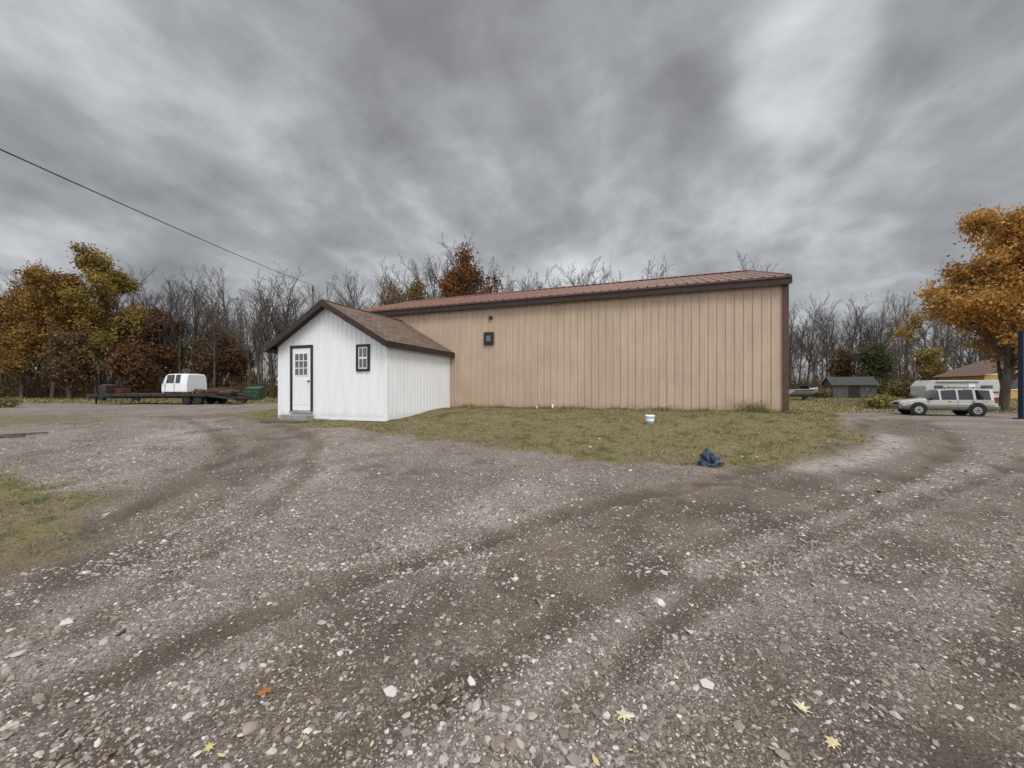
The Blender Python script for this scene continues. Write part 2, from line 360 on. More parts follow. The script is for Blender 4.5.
def ribbed(name,x0,x1,z0,top,mat,parent,pitch,prof,yf=0,depth=.025):
    xs=[];ds=[]
    x_=x0
    while x_<x1-1e-6:
        for o,d_ in prof:
            xx=x_+o*pitch
            if xx<=x1: xs.append(xx);ds.append(d_)
        x_+=pitch
    xs.append(x1);ds.append(prof[0][1])
    V=[];Fc=[]
    for xx,d_ in zip(xs,ds):
        V.append((xx,yf-d_*depth,z0)); V.append((xx,yf-d_*depth,top(xx)))
    for i_ in range(len(xs)-1): Fc.append((2*i_,2*i_+2,2*i_+3,2*i_+1))
    return pmesh(name,V,Fc,mat,parent)
prof=[(0,0),(.36,0),(.42,.25),(.52,.25),(.58,0),(.76,0),(.84,1),(.94,1)]
ribbed('front_wall',-BL,0,.5,lambda x_:5.0,M_bs,barn,.25,prof,depth=.028)
sl=(6.82-5.08)/5.95
pmesh('back_wall',[(-BL,BW,.4),(0,BW,.4),(0,BW,5.0),(-BL,BW,5.0)],[(3,2,1,0)],M_bs,barn)
for nm_,xx in (('gable_wall_right',0),('gable_wall_left',-BL)):
    Vg=[];Fg=[]
    ys=np.linspace(0,BW,75)
    for k_,yy in enumerate(ys):
        zt=5.08+sl*(min(yy,BW-yy)+.35)-.06; dd=.02 if k_%2 else 0
        Vg+= [(xx+(dd if xx==0 else -dd),yy,.4),(xx+(dd if xx==0 else -dd),yy,zt)]
    for k_ in range(len(ys)-1): Fg.append((2*k_,2*k_+2,2*k_+3,2*k_+1))
    pmesh(nm_,Vg,Fg,M_bs,barn)
OV=.06; YE=-.25
for nm_,sgn in (('roof_front',1),('roof_back',-1)):
    xs=[];zs=[]; x_=-BL-OV
    while x_<OV:
        for o,d_ in ((0,0),(.2,0),(.215,.03),(.25,.03),(.265,0)):
            xs.append(min(x_+o,OV));zs.append(d_)
        x_+=.305
    Vr=[];Fr=[]
    for xx,zd in zip(xs,zs):
        ye=YE; yr=5.6
        if sgn<0: ye=BW-ye
        Vr+=[(xx,ye,5.035+zd),(xx,yr,6.80+zd)]
    for k_ in range(len(xs)-1): Fr.append((2*k_,2*k_+2,2*k_+3,2*k_+1) if sgn>0 else (2*k_+1,2*k_+3,2*k_+2,2*k_))
    pmesh(nm_,Vr,Fr,M_br,barn)
pmesh('ridge_cap',[(-BL-OV-.01,5.35,6.77),(OV+.01,5.35,6.77),(OV+.01,5.6,6.86),(-BL-OV-.01,5.6,6.86),(-BL-OV-.01,5.85,6.77),(OV+.01,5.85,6.77)],[(0,1,2,3),(3,2,5,4)],M_br,barn)
bx('eave_fascia',-BL-OV,OV,YE+.01,YE+.05,4.78,5.02,M_trim,barn)
bx('eave_drip_edge',-BL-OV,OV,YE-.03,YE+.008,4.96,5.03,M_ctrim,barn,.008)
bx('soffit',-BL-OV+.01,OV-.01,YE+.052,-.03,4.82,4.84,M_trim,barn)
for nm_,xx in (('rake_right',OV),('rake_left',-BL-OV-.03)):
    Vr=[]
    for (yy,zz_) in ((YE,5.02),(5.6,6.79),(BW-YE,5.02)):
        Vr+=[(xx,yy,zz_),(xx+.03,yy,zz_),(xx+.03,yy,zz_-.22),(xx,yy,zz_-.22)]
    Fr=[]
    for k_ in (0,4):
        for q in range(4): Fr.append((k_+q,k_+(q+1)%4,k_+4+(q+1)%4,k_+4+q))
    Fr+=[(3,2,1,0),(8,9,10,11)]
    pmesh(nm_,Vr,Fr,M_trim,barn)
bx('corner_trim_front',-.12,.05,-.06,-.031,.5,4.82,M_ctrim,barn)
bx('corner_trim_side',.022,.05,-.03,.12,.5,5.0,M_ctrim,barn)
M_blk=simple('black_mat',(.02,.02,.02),.5,var=.3)
M_glass=simple('window_glass_mat',(.05,.06,.065),.08,var=.3,spec=.8)
M_wframe=simple('white_frame_mat',(.6,.6,.6),.4,var=.05)
bx('vent_frame',-10.08,-9.68,-.085,-.029,3.36,3.86,M_blk,barn,.01)
bx('vent_window',-9.98,-9.78,-.098,-.087,3.50,3.72,M_glass,barn)
bx('wall_lamp',-9.86,-9.72,-.14,-.029,4.35,4.47,M_blk,barn,.02)
cyl('vent_pipe',(-7.3,-.12,.7),(-7.3,-.12,1.08),.04,M_wframe,barn)
cyl('vent_pipe_short',(-7.9,-.14,.7),(-7.9,-.14,1.0),.04,M_wframe,barn)
# ---------------------------------------------------------------- shed
t=NT('shed_siding_mat'); v=t.obj(); f=t.noise(1,5,.6,t.mapping(v,(5,5,.7)))
c=t.ramp(f,[(.3,(.76,.78,.81)),(.6,(.83,.84,.86))])
sp=t.n('ShaderNodeSeparateXYZ'); t.l(v,sp.inputs[0])
zz=t.math('ADD',sp.outputs[2],t.math('MULTIPLY',t.noise(4,5,.6,v),.4))
c=t.mix(t.ramp(t.math('SUBTRACT',zz,.6),[(.15,.6),(.5,0.)]),c,(.42,.38,.32)); t.l(c,t.b.inputs['Base Color']); t.b.inputs['Roughness'].default_value=.6
M_sh=t.m
t=NT('shingle_mat'); v=t.obj(); br=t.n('ShaderNodeTexBrick'); br.inputs['Scale'].default_value=1; br.inputs['Brick Width'].default_value=.3; br.inputs['Row Height'].default_value=.14; br.inputs['Mortar Size'].default_value=.012
br.inputs['Color1'].default_value=(.12,.08,.055,1); br.inputs['Color2'].default_value=(.19,.135,.10,1); br.inputs['Mortar'].default_value=(.05,.035,.03,1)
sp=t.n('ShaderNodeSeparateXYZ'); t.l(v,sp.inputs[0]); cb=t.n('ShaderNodeCombineXYZ'); t.l(sp.outputs[1],cb.inputs[0])
t.l(t.math('MULTIPLY',sp.outputs[0],1.14),cb.inputs[1]); t.l(cb.outputs[0],br.inputs['Vector'])
c=t.mix(1.,br.outputs['Color'],t.ramp(t.noise(60,4,.7,v),[(.3,.6),(.7,1.35)]),'MULTIPLY'); t.l(c,t.b.inputs['Base Color']); t.b.inputs['Roughness'].default_value=.9
M_shg=t.m
M_block=simple('foundation_mat',(.28,.27,.25),.9,var=.35,scale=9)
M_white=simple('white_trim_mat',(.80,.81,.83),.5,var=.04)
shed=empty('white_shed',(C[0],C[1],0),RZ)
SX0,SX1,SY=-16.2,-11.6,-4.02; RX=-13.92; EZ=3.1; PK=4.53; SS=(PK-EZ)/2.52
top=lambda x_:PK-.09-SS*abs(x_-RX)
gprof=[(0,0),(.82,0),(.84,-1),(.98,-1)]
ribbed('gable_wall_a',SX0,RX,.66,top,M_sh,shed,(RX-SX0)/12,gprof,yf=SY,depth=.016)
ribbed('gable_wall_b',RX,SX1,.66,top,M_sh,shed,(SX1-RX)/12,gprof,yf=SY,depth=.016)
for nm_,xx,sg in (('side_wall_right',SX1,1),('side_wall_left',SX0,-1)):
    Vg=[];Fg=[];yy=SY; pts=[]
    while yy<-.03:
        for o,d_ in gprof: pts.append((min(yy+o*.2,-.03),d_))
        yy+=.2
    for (a_,d_) in pts: Vg+=[(xx+sg*d_*.016,a_,.66),(xx+sg*d_*.016,a_,top(xx))]
    for k_ in range(len(pts)-1): Fg.append((2*k_,2*k_+2,2*k_+3,2*k_+1) if sg>0 else (2*k_+1,2*k_+3,2*k_+2,2*k_))
    pmesh(nm_,Vg,Fg,M_sh,shed)
bx('foundation',SX0+.03,SX1-.03,SY+.03,-.05,.2,.67,M_block,shed)
bx('corner_board_a',SX1-.09,SX1+.022,SY-.022,SY-.002,.64,top(SX1)-.02,M_white,shed)
bx('corner_board_b',SX1+.002,SX1+.022,SY-.0,SY+.09,.64,top(SX1)-.02,M_white,shed)
bx('corner_board_c',SX0-.022,SX0+.09,SY-.022,SY-.002,.64,top(SX0)-.02,M_white,shed)
bx('skirt_board',SX0,SX1,SY-.03,SY-.024,.62,.72,M_white,shed)
for nm_,sg in (('roof_left',-1),('roof_right',1)):
    xe=RX+sg*2.52; Vr=[(RX,SY-.3,PK),(RX,-.035,PK),(xe,-.035,EZ),(xe,SY-.3,EZ)]
    Vr+=[(a_,b_,c_-.06) for a_,b_,c_ in Vr]
    Fr=[(0,1,2,3),(7,6,5,4),(0,3,7,4),(3,2,6,7),(2,1,5,6)]
    pmesh(nm_,Vr,Fr,M_shg,shed)
    y0,y1=SY-.335,SY-.302
    Vr=[(RX,y0,PK+.015),(xe+sg*.03,y0,EZ+.0),(xe+sg*.03,y0,EZ-.2),(RX,y0,PK-.2)]
    Vr+=[(a_,y1,c_) for a_,b_,c_ in Vr]
    pmesh('rake_board_'+nm_[5:],Vr,[(0,1,2,3),(7,6,5,4),(0,4,5,1),(2,6,7,3),(1,5,6,2)],M_trim,shed)
    x0=xe if sg>0 else xe-.03
    bx('eave_fascia_'+nm_[5:],x0,x0+.03,SY-.30,-.05,EZ-.19,EZ-.002,M_trim,shed)
    Vr=[(xe,SY-.3,EZ-.17),(xe,-.05,EZ-.17),(xe-sg*.27,-.05,EZ-.10),(xe-sg*.27,SY-.3,EZ-.10)]
    pmesh('soffit_'+nm_[5:],Vr,[(0,1,2,3)],M_trim,shed)
    Vr=[(RX,SY-.30,PK-.10),(xe,SY-.30,EZ-.10),(xe,SY-.0,EZ-.10),(RX,SY-.0,PK-.10)]
    pmesh('rake_soffit_'+nm_[5:],Vr,[(0,1,2,3)],M_trim,shed)
cyl('ridge_shingles',(RX,SY-.3,PK-.01),(RX,-.04,PK-.01),.045,M_shg,shed,8)
dx0,dx1,dz0,dz1=-15.62,-14.62,.88,3.13
yf=SY
bx('door_casing_left',dx0,dx0+.1,yf-.05,yf-.003,dz0,dz1,M_trim,shed); bx('door_casing_right',dx1-.07,dx1,yf-.05,yf-.003,dz0,dz1,M_trim,shed)
bx('door_casing_top',dx0+.1,dx1-.07,yf-.05,yf-.003,dz1-.1,dz1,M_trim,shed)
bx('door_leaf',dx0+.102,dx1-.072,yf-.03,yf-.003,dz0+.03,dz1-.102,M_white,shed)
gx0,gx1,gz0,gz1=dx0+.22,dx1-.20,2.1,2.85
bx('door_glass',gx0,gx1,yf-.036,yf-.031,gz0,gz1,M_glass,shed)
for k_ in range(4):
    a_=gx0+(gx1-gx0)*k_/3; bx('door_muntin_v%d'%k_,a_-.012,a_+.012,yf-.046,yf-.037,gz0-.012,gz1+.012,M_white,shed)
    b_=gz0+(gz1-gz0)*k_/3; bx('door_muntin_h%d'%k_,gx0,gx1,yf-.044,yf-.0375,b_-.012,b_+.012,M_white,shed)
for k_ in range(2):
    a_=dx0+.2+k_*.33; bx('door_panel_%d'%k_,a_,a_+.26,yf-.04,yf-.031,1.1,1.95,M_white,shed,.008)
cyl('door_knob',(dx1-.14,yf-.03,1.9),(dx1-.14,yf-.09,1.9),.03,M_blk,shed,12)
bx('door_sill',dx0,dx1,yf-.09,yf-.003,dz0-.06,dz0-.002,M_block,shed)
wx0,wx1,wz0,wz1=-12.77,-12.24,2.2,3.06
bx('window_trim_l',wx0,wx0+.08,yf-.05,yf-.003,wz0,wz1,M_trim,shed);bx('window_trim_r',wx1-.08,wx1,yf-.05,yf-.003,wz0,wz1,M_trim,shed)
bx('window_trim_t',wx0+.08,wx1-.08,yf-.05,yf-.003,wz1-.08,wz1,M_trim,shed);bx('window_trim_b',wx0+.08,wx1-.08,yf-.05,yf-.003,wz0,wz0+.08,M_trim,shed)
bx('window_sash',wx0+.081,wx1-.081,yf-.028,yf-.003,wz0+.081,wz1-.081,M_white,shed)
bx('window_glass_top',wx0+.12,wx1-.12,yf-.034,yf-.029,2.66,wz1-.12,M_glass,shed)
bx('window_glass_bottom',wx0+.12,wx1-.12,yf-.034,yf-.029,wz0+.12,2.60,M_glass,shed)
bx('window_muntin',(wx0+wx1)/2-.01,(wx0+wx1)/2+.01,yf-.042,yf-.035,wz0+.12,wz1-.12,M_white,shed)
M_wood=simple('weathered_wood_mat',(.11,.09,.07),.9,var=.4,scale=12)
bx('step_upper',-15.7,-14.5,yf-.42,yf-.095,.5,.76,M_block,shed,.01)
bx('step_lower',-15.85,-14.35,yf-.95,yf-.425,.35,.60,M_wood,shed,.01)
# ---------------------------------------------------------------- trees
def gen_tree(seed,H=16.,nb=(15,6,4,3),r0=.2,start=.32,spread=.75,wob=.10,droop=0.03):
    rg=np.random.default_rng(seed); S=[];tips=[]
    def grow(p,d,L,r,lev):
        n=(8,5,4,3,2)[lev]; pts=[p]; rs=[r]; ds=[d]
        for i_ in range(n):
            d=d+rg.normal(0,wob*(.35 if lev==0 else 1.1),3)+np.array([0,0,droop*(1 if lev else 0)]); d=d/np.linalg.norm(d)
            q=p+d*L/n; r1=r*(1-.8*(i_+1)/n)+.004; S.append((p,q,rs[-1],r1,lev)); p=q; pts.append(p); rs.append(r1); ds.append(d)
        tips.append((p,lev))
        if lev<len(nb):
            m=nb[lev]
            for k_ in range(m):
                tt=(start if lev==0 else .2)+(1-(start if lev==0 else .2))*(k_+rg.random())/m
                f_=tt*n; i_=min(int(f_),n-1); w=f_-i_; P=pts[i_]*(1-w)+pts[i_+1]*w; D=ds[i_+1]
                rr=np.cross(D,rg.normal(size=3)); rr/=np.linalg.norm(rr)+1e-9
                a_=spread*rg.uniform(.6,1.15); nd=D*math.cos(a_)+rr*math.sin(a_)
                if lev>0: nd[2]+=.15
                nd/=np.linalg.norm(nd)
                base=(.42,.5,.5,.5)[lev]
                grow(P,nd,L*base*(1-.55*(tt-.2))*rg.uniform(.7,1.15),max(.006,(rs[i_])*.55),lev+1)
    grow(np.zeros(3)-np.array([0,0,.2]),np.array([rg.normal(0,.04),rg.normal(0,.04),1.]),H,r0,0)
    zm=max(s_[1][2] for s_ in S); k_=H/zm
    S=[(a_*k_,b_*k_,c_,d_,e_) for a_,b_,c_,d_,e_ in S]; tips=[(a_*k_,b_) for a_,b_ in tips]
    return S,tips
def tree_mesh(name,S,mat):
    Vs=[];Fs=[];o=0
    for lo,hi,k_ in ((0,0,8),(1,1,5),(2,4,3)):
        q=[s_ for s_ in S if lo<=s_[4]<=hi]
        if not q: continue
        V,Fc=tubes([s_[0] for s_ in q],[s_[1] for s_ in q],[s_[2] for s_ in q],[s_[3] for s_ in q],k_)
        Vs.append(V);Fs.append(Fc+o);o+=len(V)
    return fastmesh(name,np.concatenate(Vs),np.concatenate(Fs),mat,True,only_mesh=True)
t=NT('bark_mat'); v=t.obj(); oi=t.n('ShaderNodeObjectInfo')
c=t.ramp(t.noise(3,4,.7,t.mapping(v,(1,1,.25))),[(.3,(.045,.037,.03)),(.7,(.12,.10,.083))])
c=t.mix(1.,c,t.ramp(oi.outputs['Random'],[(0,.65),(1,1.4)]),'MULTIPLY'); t.l(c,t.b.inputs['Base Color']); t.b.inputs['Roughness'].default_value=.9
M_bark=t.m
variants=[];farv=[]
for sd in range(7):
    S,tp=gen_tree(100+sd,16.,(14+sd%3*2,6,4,3),.17,.25+.05*(sd%4),.62+.06*(sd%3))
    variants.append(tree_mesh('bare_tree_mesh',S,M_bark))
for sd in range(5):
    S,tp=gen_tree(140+sd,16.,(16,7,5),.17,.28,.66)
    farv.append(tree_mesh('bare_tree_far_mesh',S,M_bark))
line=empty('tree_line')
def put(px,Yd,Hh,far=False):
    L=farv if far else variants
    x_=(px-512)/F*Yd; o=bpy.data.objects.new('bare_tree',L[rng.integers(0,len(L))]); k_=Hh/16.
    o.location=(x_,Yd,float(h(x_,Yd))); o.scale=(k_*rng.uniform(.8,1.15),k_*rng.uniform(.8,1.15),k_); o.rotation_euler=(rng.normal(0,.03),rng.normal(0,.03),rng.random()*6.28); link(o,line)
def topH(py,Yd): return (HY-py)/F*Yd+EYE-.55
for px in np.arange(-140,300,8):
    Yd=rng.uniform(46,60); put(px+rng.normal(0,5),Yd,topH(rng.uniform(260,318),Yd))
for px in np.arange(-170,330,7.5):
    Yd=rng.uniform(60,90); put(px+rng.normal(0,5),Yd,topH(rng.uniform(272,320),Yd),True)
for px in np.arange(270,560,10.5):
    Yd=rng.uniform(42,60); tt=236+26*abs(px-470)/150; put(px+rng.normal(0,5),Yd,topH(rng.uniform(tt,tt+48),Yd))
for px in np.arange(330,560,11):
    Yd=rng.uniform(60,80); put(px+rng.normal(0,5),Yd,topH(rng.uniform(256,288),Yd),True)
for px in np.arange(555,770,13):
    Yd=rng.uniform(55,75); put(px+rng.normal(0,7),Yd,topH(rng.uniform(255,285),Yd))
for px in np.arange(775,1130,8.5):
    Yd=rng.uniform(62,80); put(px+rng.normal(0,5),Yd,topH(rng.uniform(282,325),Yd),px>1000)
for px in np.arange(775,1150,8):
    Yd=rng.uniform(80,110); put(px+rng.normal(0,5),Yd,topH(rng.uniform(298,335),Yd),True)
def leafy(name,x_,y_,H_,seed,cols,n,size,rad=None,start=.15,trans=.25,nb=(16,6,4),r0=.22,spread=.8,jit=.35):
    S,tp=gen_tree(seed,H_,nb,r0,start,spread)
    e=empty(name,(x_,y_,float(h(x_,y_))))
    o=bpy.data.objects.new('trunk_and_limbs',tree_mesh('limbs',S,M_bark)); link(o,e)
    T=np.array([p for p,l_ in tp if l_>=2]); T2=np.array([s_[1] for s_ in S if s_[4]>=2])
    A=np.concatenate([T,T2]); rg=np.random.default_rng(seed)
    clump=rg.random(len(A))**1.5+.05; idx=rg.choice(len(A),n,p=clump/clump.sum())
    P=A[idx]+rg.normal(0,jit,(n,3)); V,Fc=quads(P,size*rg.uniform(.6,1.3,n),.65,rg=rg)
    fastmesh('foliage',V,Fc,island(name+'_foliage_mat',cols,.7,noise=.5,trans=trans),False,e)
    return e
OAK=[(.18,.09,.028),(.29,.16,.04),(.35,.21,.05),(.14,.075,.03),(.22,.15,.04)]
DK=[(.12,.055,.025),(.18,.085,.035),(.09,.05,.028)]
DB=[(.12,.075,.04),(.17,.11,.05),(.10,.06,.033)]
YG=[(.30,.20,.05),(.22,.19,.05),(.38,.25,.06),(.15,.12,.03)]
def pl(name,px,Yd,py,seed,cols,n=9000,size=.15,**k_):
    leafy(name,(px-512)/F*Yd,Yd,topH(py,Yd),seed,cols,n,size,**k_)
pl('oak_tree',98,46,252,11,[(.31,.21,.05),(.22,.16,.04),(.37,.26,.07),(.15,.11,.03)],24000,.14)
pl('oak_tree',52,44,268,12,OAK,20000,.14)
pl('oak_tree',22,47,284,24,OAK,11000,.14)
pl('oak_tree',2,50,296,13,DK,7000)
pl('oak_tree',172,50,314,14,DK,8000)
pl('oak_tree',140,48,318,15,DB,8000)
pl('oak_tree',128,43,342,21,DK,8000)
pl('oak_tree',205,50,328,25,DB,7000)
pl('oak_tree',70,42,335,26,DB,8000)
pl('oak_tree',240,52,338,22,DK,5000)
pl('oak_tree',410,48,280,16,OAK,5500,start=.4)
pl('oak_tree',458,46,260,17,[(.22,.09,.03),(.14,.06,.02),(.26,.12,.03)],6500,start=.4)
pl('oak_tree',490,48,268,23,DK,2500,start=.4)
pl('maple_tree',1003,31,190,18,[(.54,.30,.08),(.64,.38,.11),(.46,.23,.055),(.34,.17,.045),(.68,.46,.17)],60000,.12,start=.10,nb=(26,7,4),r0=.3,spread=1.02,jit=.34)
pl('maple_tree',932,60,350,19,YG,5000)
pl('maple_tree',838,60,350,27,DB,3500)
pl('spruce_tree',878,56,348,20,[(.06,.075,.035),(.09,.10,.045),(.12,.11,.05)],9000,.13,start=.04,jit=.5)
# undergrowth
n=30000
ux=rng.uniform(-100,115,n); uy=rng.uniform(47,66,n); uy=np.where(ux>12,uy+10,uy)
hm_=np.exp(rng.normal(.72,.45,n))*(1+.35*np.sin(ux*.23)+.25*np.sin(ux*.61+1))
P0=np.stack([ux,uy,h(ux,uy)-.1],1); P1=P0+np.stack([rng.normal(0,.3,n)*hm_,rng.normal(0,.3,n)*hm_,hm_*1.35],1)
V,Fc=tubes(P0,P1,np.full(n,.03),np.full(n,.008),3)
n2=75000; j=rng.integers(0,n,n2); tt=rng.random(n2)[:,None]*.9
P=P0[j]*(1-tt)+P1[j]*tt+rng.normal(0,.3,(n2,3)); V2,F2=quads(P,rng.uniform(.08,.22,n2),.6)
fastmesh('undergrowth',np.concatenate([V,V2]),np.concatenate([Fc,F2+len(V)]),island('undergrowth_mat',[(.045,.035,.025),(.10,.065,.038),(.14,.09,.048),(.06,.05,.03),(.11,.095,.045),(.18,.10,.045)],.9,noise=.3))
def shrub(name,px,Yd,w,hh_,cols,n=3500,size=.07):
    x_=(px-512)/F*Yd; rg=np.random.default_rng(int(px)); e=empty(name,(x_,Yd,float(h(x_,Yd))))
    m=60; b0=rg.normal(0,.12*w,(m,3)); b0[:,2]=0; b1=np.stack([rg.normal(0,w*.4,m),rg.normal(0,w*.4,m),rg.uniform(.4,1,m)*hh_],1)
    V,Fc=tubes(b0,b1,np.full(m,.02),np.full(m,.005),3); fastmesh('stems',V,Fc,M_bark,False,e)
    j=rg.integers(0,m,n); q=rg.random((n,1))**.6; P=b0[j]*(1-q)+b1[j]*q+rg.normal(0,.12*w**.5,(n,3)); P[:,2]=np.abs(P[:,2])
    V,Fc=quads(P,size*rg.uniform(.6,1.4,n),.6,rg=rg); fastmesh('foliage',V,Fc,island(name+'_mat',cols,.8,noise=1.),False,e)
shrub('shrub',880,33,1.6,1.1,[(.30,.25,.08),(.20,.20,.06),(.35,.28,.12)])
shrub('shrub',868,52,3.,2.6,[(.06,.08,.03),(.11,.11,.04)],5000,.12)
shrub('shrub',905,46,2.4,2.,[(.12,.12,.04),(.2,.14,.05)],4000,.12)
shrub('shrub',820,50,2.,1.2,[(.2,.15,.06),(.12,.1,.04)],2500,.1)
shrub('shrub',4,24,.8,.5,[(.26,.20,.10),(.16,.14,.06)],1800,.05)
# ---------------------------------------------------------------- SUV
M_tyre=simple('tyre_mat',(.02,.02,.02),.85,var=.3); M_rim=simple('rim_mat',(.42,.42,.43),.3,metal=.7,var=.15,scale=20)
M_paint=simple('suv_paint_mat',(.42,.40,.36),.28,metal=.25,var=.06,spec=.5,coat=.4)
M_clad=simple('suv_cladding_mat',(.15,.135,.115),.5,var=.12)
M_cglass=simple('car_glass_mat',(.012,.014,.016),.07,var=.2,spec=.7)
M_red=simple('tail_light_mat',(.30,.02,.015),.2,var=.1); M_head=simple('head_light_mat',(.6,.6,.58),.12,var=.1,spec=.8)
def carbody(name,st,parent,mats,glass_side,glass_top):
    V=[];Fc=[];ix=[]
    def ring(x_,zb,belt,tp,w,wt):
        half=[(0,zb),(w*.9,zb),(w*.985,zb+.1),(w,.62 if zb<.6 and belt>.7 and st[0][1]>.3 else zb+.2),(w*.975,belt),(wt,tp-.07),(wt-.10,tp-.01),(0,tp+.015)]
        return [(x_,a_,b_) for a_,b_ in half]+[(x_,-a_,b_) for a_,b_ in half[-2:0:-1]]
    for s_ in st: V+=ring(*s_)
    k_=14
    for i_ in range(len(st)-1):
        for q in range(k_):
            Fc.append((i_*k_+q,i_*k_+(q+1)%k_,(i_+1)*k_+(q+1)%k_,(i_+1)*k_+q))
            m=q if q<7 else 13-q
            mi=0
            if m in(0,1,2): mi=1
            if m==4 and i_ in glass_side: mi=2
            if m in(5,6) and i_ in glass_top: mi=2
            ix.append(mi)
    Fc.append(tuple(range(k_-1,-1,-1)));ix.append(0); Fc.append(tuple((len(st)-1)*k_+q for q in range(k_)));ix.append(0)
    return pmesh(name,V,Fc,mats,parent,ix,bevel=.012)
def wheel(parent,x_,y_,r,nm,w=.24):
    sg=1 if y_>0 else -1
    cyl('tyre_'+nm,(x_,y_-sg*w/2,r),(x_,y_+sg*w/2,r),r,M_tyre,parent,28,bevel=.02)
    cyl('rim_'+nm,(x_,y_+sg*w/2*.8,r),(x_,y_+sg*(w/2+.012),r),r*.62,M_rim,parent,24,r2=r*.56)
    cyl('hub_'+nm,(x_,y_+sg*w/2,r),(x_,y_+sg*(w/2+.03),r),r*.16,M_blk,parent,12)
    for q in range(5):
        a_=q*2*math.pi/5+.3; cx,cz=x_+math.cos(a_)*r*.36,r+math.sin(a_)*r*.36
        cyl('rim_gap_%s_%d'%(nm,q),(cx,y_+sg*w/2,cz),(cx,y_+sg*(w/2+.016),cz),r*.10,M_blk,parent,8)
sx,sy=27.15,25.2
suv=empty('parked_suv',(sx,sy,float(h(sx,sy))),math.atan2(2,-4.2)); suv.scale=(.92,.95,.97)
st=[(2.36,.50,.72,.78,.74,.62),(2.30,.40,.84,.90,.84,.72),(2.0,.36,.93,1.0,.90,.78),(1.2,.36,.99,1.09,.92,.80),(1.05,.36,1.0,1.13,.92,.79),
 (.42,.36,1.02,1.66,.92,.70),(.32,.36,1.02,1.70,.92,.69),(-.42,.36,1.03,1.74,.92,.69),(-.52,.36,1.03,1.74,.92,.69),(-1.22,.36,1.04,1.74,.92,.69),(-1.34,.36,1.04,1.74,.92,.69),(-2.02,.36,1.05,1.71,.91,.68),(-2.16,.37,1.05,1.69,.90,.67),(-2.30,.40,1.05,1.30,.88,.72),(-2.37,.46,1.0,1.05,.84,.74)]
carbody('body',st,suv,[M_paint,M_clad,M_cglass],{4,6,8,10},{4,12})
for nm_,xx,yy in (('fl',1.48,.84),('fr',1.48,-.84),('rl',-1.38,.84),('rr',-1.38,-.84)):
    sg=1 if yy>0 else -1
    cyl('wheel_arch_'+nm_,(xx,sg*.80,.42),(xx,sg*.932,.42),.45,M_blk,suv,28)
    wheel(suv,xx,yy,.37,nm_)
bx('front_bumper',2.28,2.46,-.82,.82,.42,.66,M_clad,suv,.04); bx('rear_bumper',-2.48,-2.30,-.84,.84,.44,.68,M_clad,suv,.04)
bx('grille',2.33,2.385,-.42,.42,.68,.84,M_blk,suv,.01)
for sg in (-1,1):
    bx('head_light',2.24,2.37,min(sg*.48,sg*.78),max(sg*.48,sg*.78),.70,.84,M_head,suv,.02)
    bx('tail_light',-2.36,-2.2,min(sg*.80,sg*.905),max(sg*.80,sg*.905),.85,1.2,M_red,suv,.02)
    bx('mirror',.78,.92,min(sg*.92,sg*1.08),max(sg*.92,sg*1.08),1.03,1.18,M_blk,suv,.03)
    bx('roof_rail',-1.9,.1,sg*.58-.02,sg*.58+.02,1.79,1.82,M_blk,suv,.01)
    for xx in (-1.85,-.9,.05): bx('rail_foot',xx-.03,xx+.03,sg*.58-.015,sg*.58+.015,1.73,1.80,M_blk,suv)
    bx('body_moulding',-2.2,2.1,sg*.918-.012,sg*.918+.012,.66,.71,M_clad,suv)
    for xx in (.28,-.85): bx('door_handle',xx-.35-.08,xx-.35+.08,sg*.915-.02,sg*.915+.02,.90,.93,M_blk,suv)
    for xx in (1.0,-.46,-1.2): bx('door_gap',xx-.006,xx+.006,sg*.908-.012,sg*.908+.012,.5,1.0,M_blk,suv)
for xx in (-1.4,-.3): bx('rack_bar',xx-.02,xx+.02,-.58,.58,1.805,1.83,M_blk,suv)
# ---------------------------------------------------------------- flatbed trailer + cab
tx,ty=-25.2,30.0; tz=float(h(tx,ty))
M_steel=simple('trailer_steel_mat',(.035,.03,.028),.6,var=.4); M_deck=simple('trailer_deck_mat',(.15,.11,.08),.9,var=.4,scale=10)
M_rust=simple('rust_mat',(.13,.05,.03),.9,var=.4); M_redm=simple('red_machine_mat',(.10,.022,.018),.7)
tr=empty('flatbed_trailer',(tx,ty,tz),math.radians(-3))
bx('deck',-5.2,3.4,-1.25,1.25,.74,.80,M_deck,tr); bx('side_rail_near',-5.2,3.4,-1.32,-1.255,.60,.80,M_steel,tr); bx('side_rail_far',-5.2,3.4,1.255,1.32,.60,.80,M_steel,tr)
bx('main_beam_near',-5.1,3.3,-.6,-.5,.45,.735,M_steel,tr);bx('main_beam_far',-5.1,3.3,.5,.6,.45,.735,M_steel,tr)
for k_ in range(9): bx('stake_pocket_%d'%k_,-4.9+k_,-4.8+k_,-1.36,-1.325,.58,.78,M_steel,tr)
for k_ in range(14): bx('cross_member_%d'%k_,-5.+k_*.62,-4.93+k_*.62,-1.25,1.25,.64,.735,M_steel,tr)
V=[(3.4,-1.25,.79),(5.4,-1.25,.45),(5.4,1.25,.45),(3.4,1.25,.79),(3.4,-1.25,.6),(5.4,-1.25,.33),(5.4,1.25,.33),(3.4,1.25,.6)]
pmesh('dovetail',V,[(0,1,2,3),(7,6,5,4),(0,4,5,1),(1,5,6,2),(2,6,7,3)],M_steel,tr)
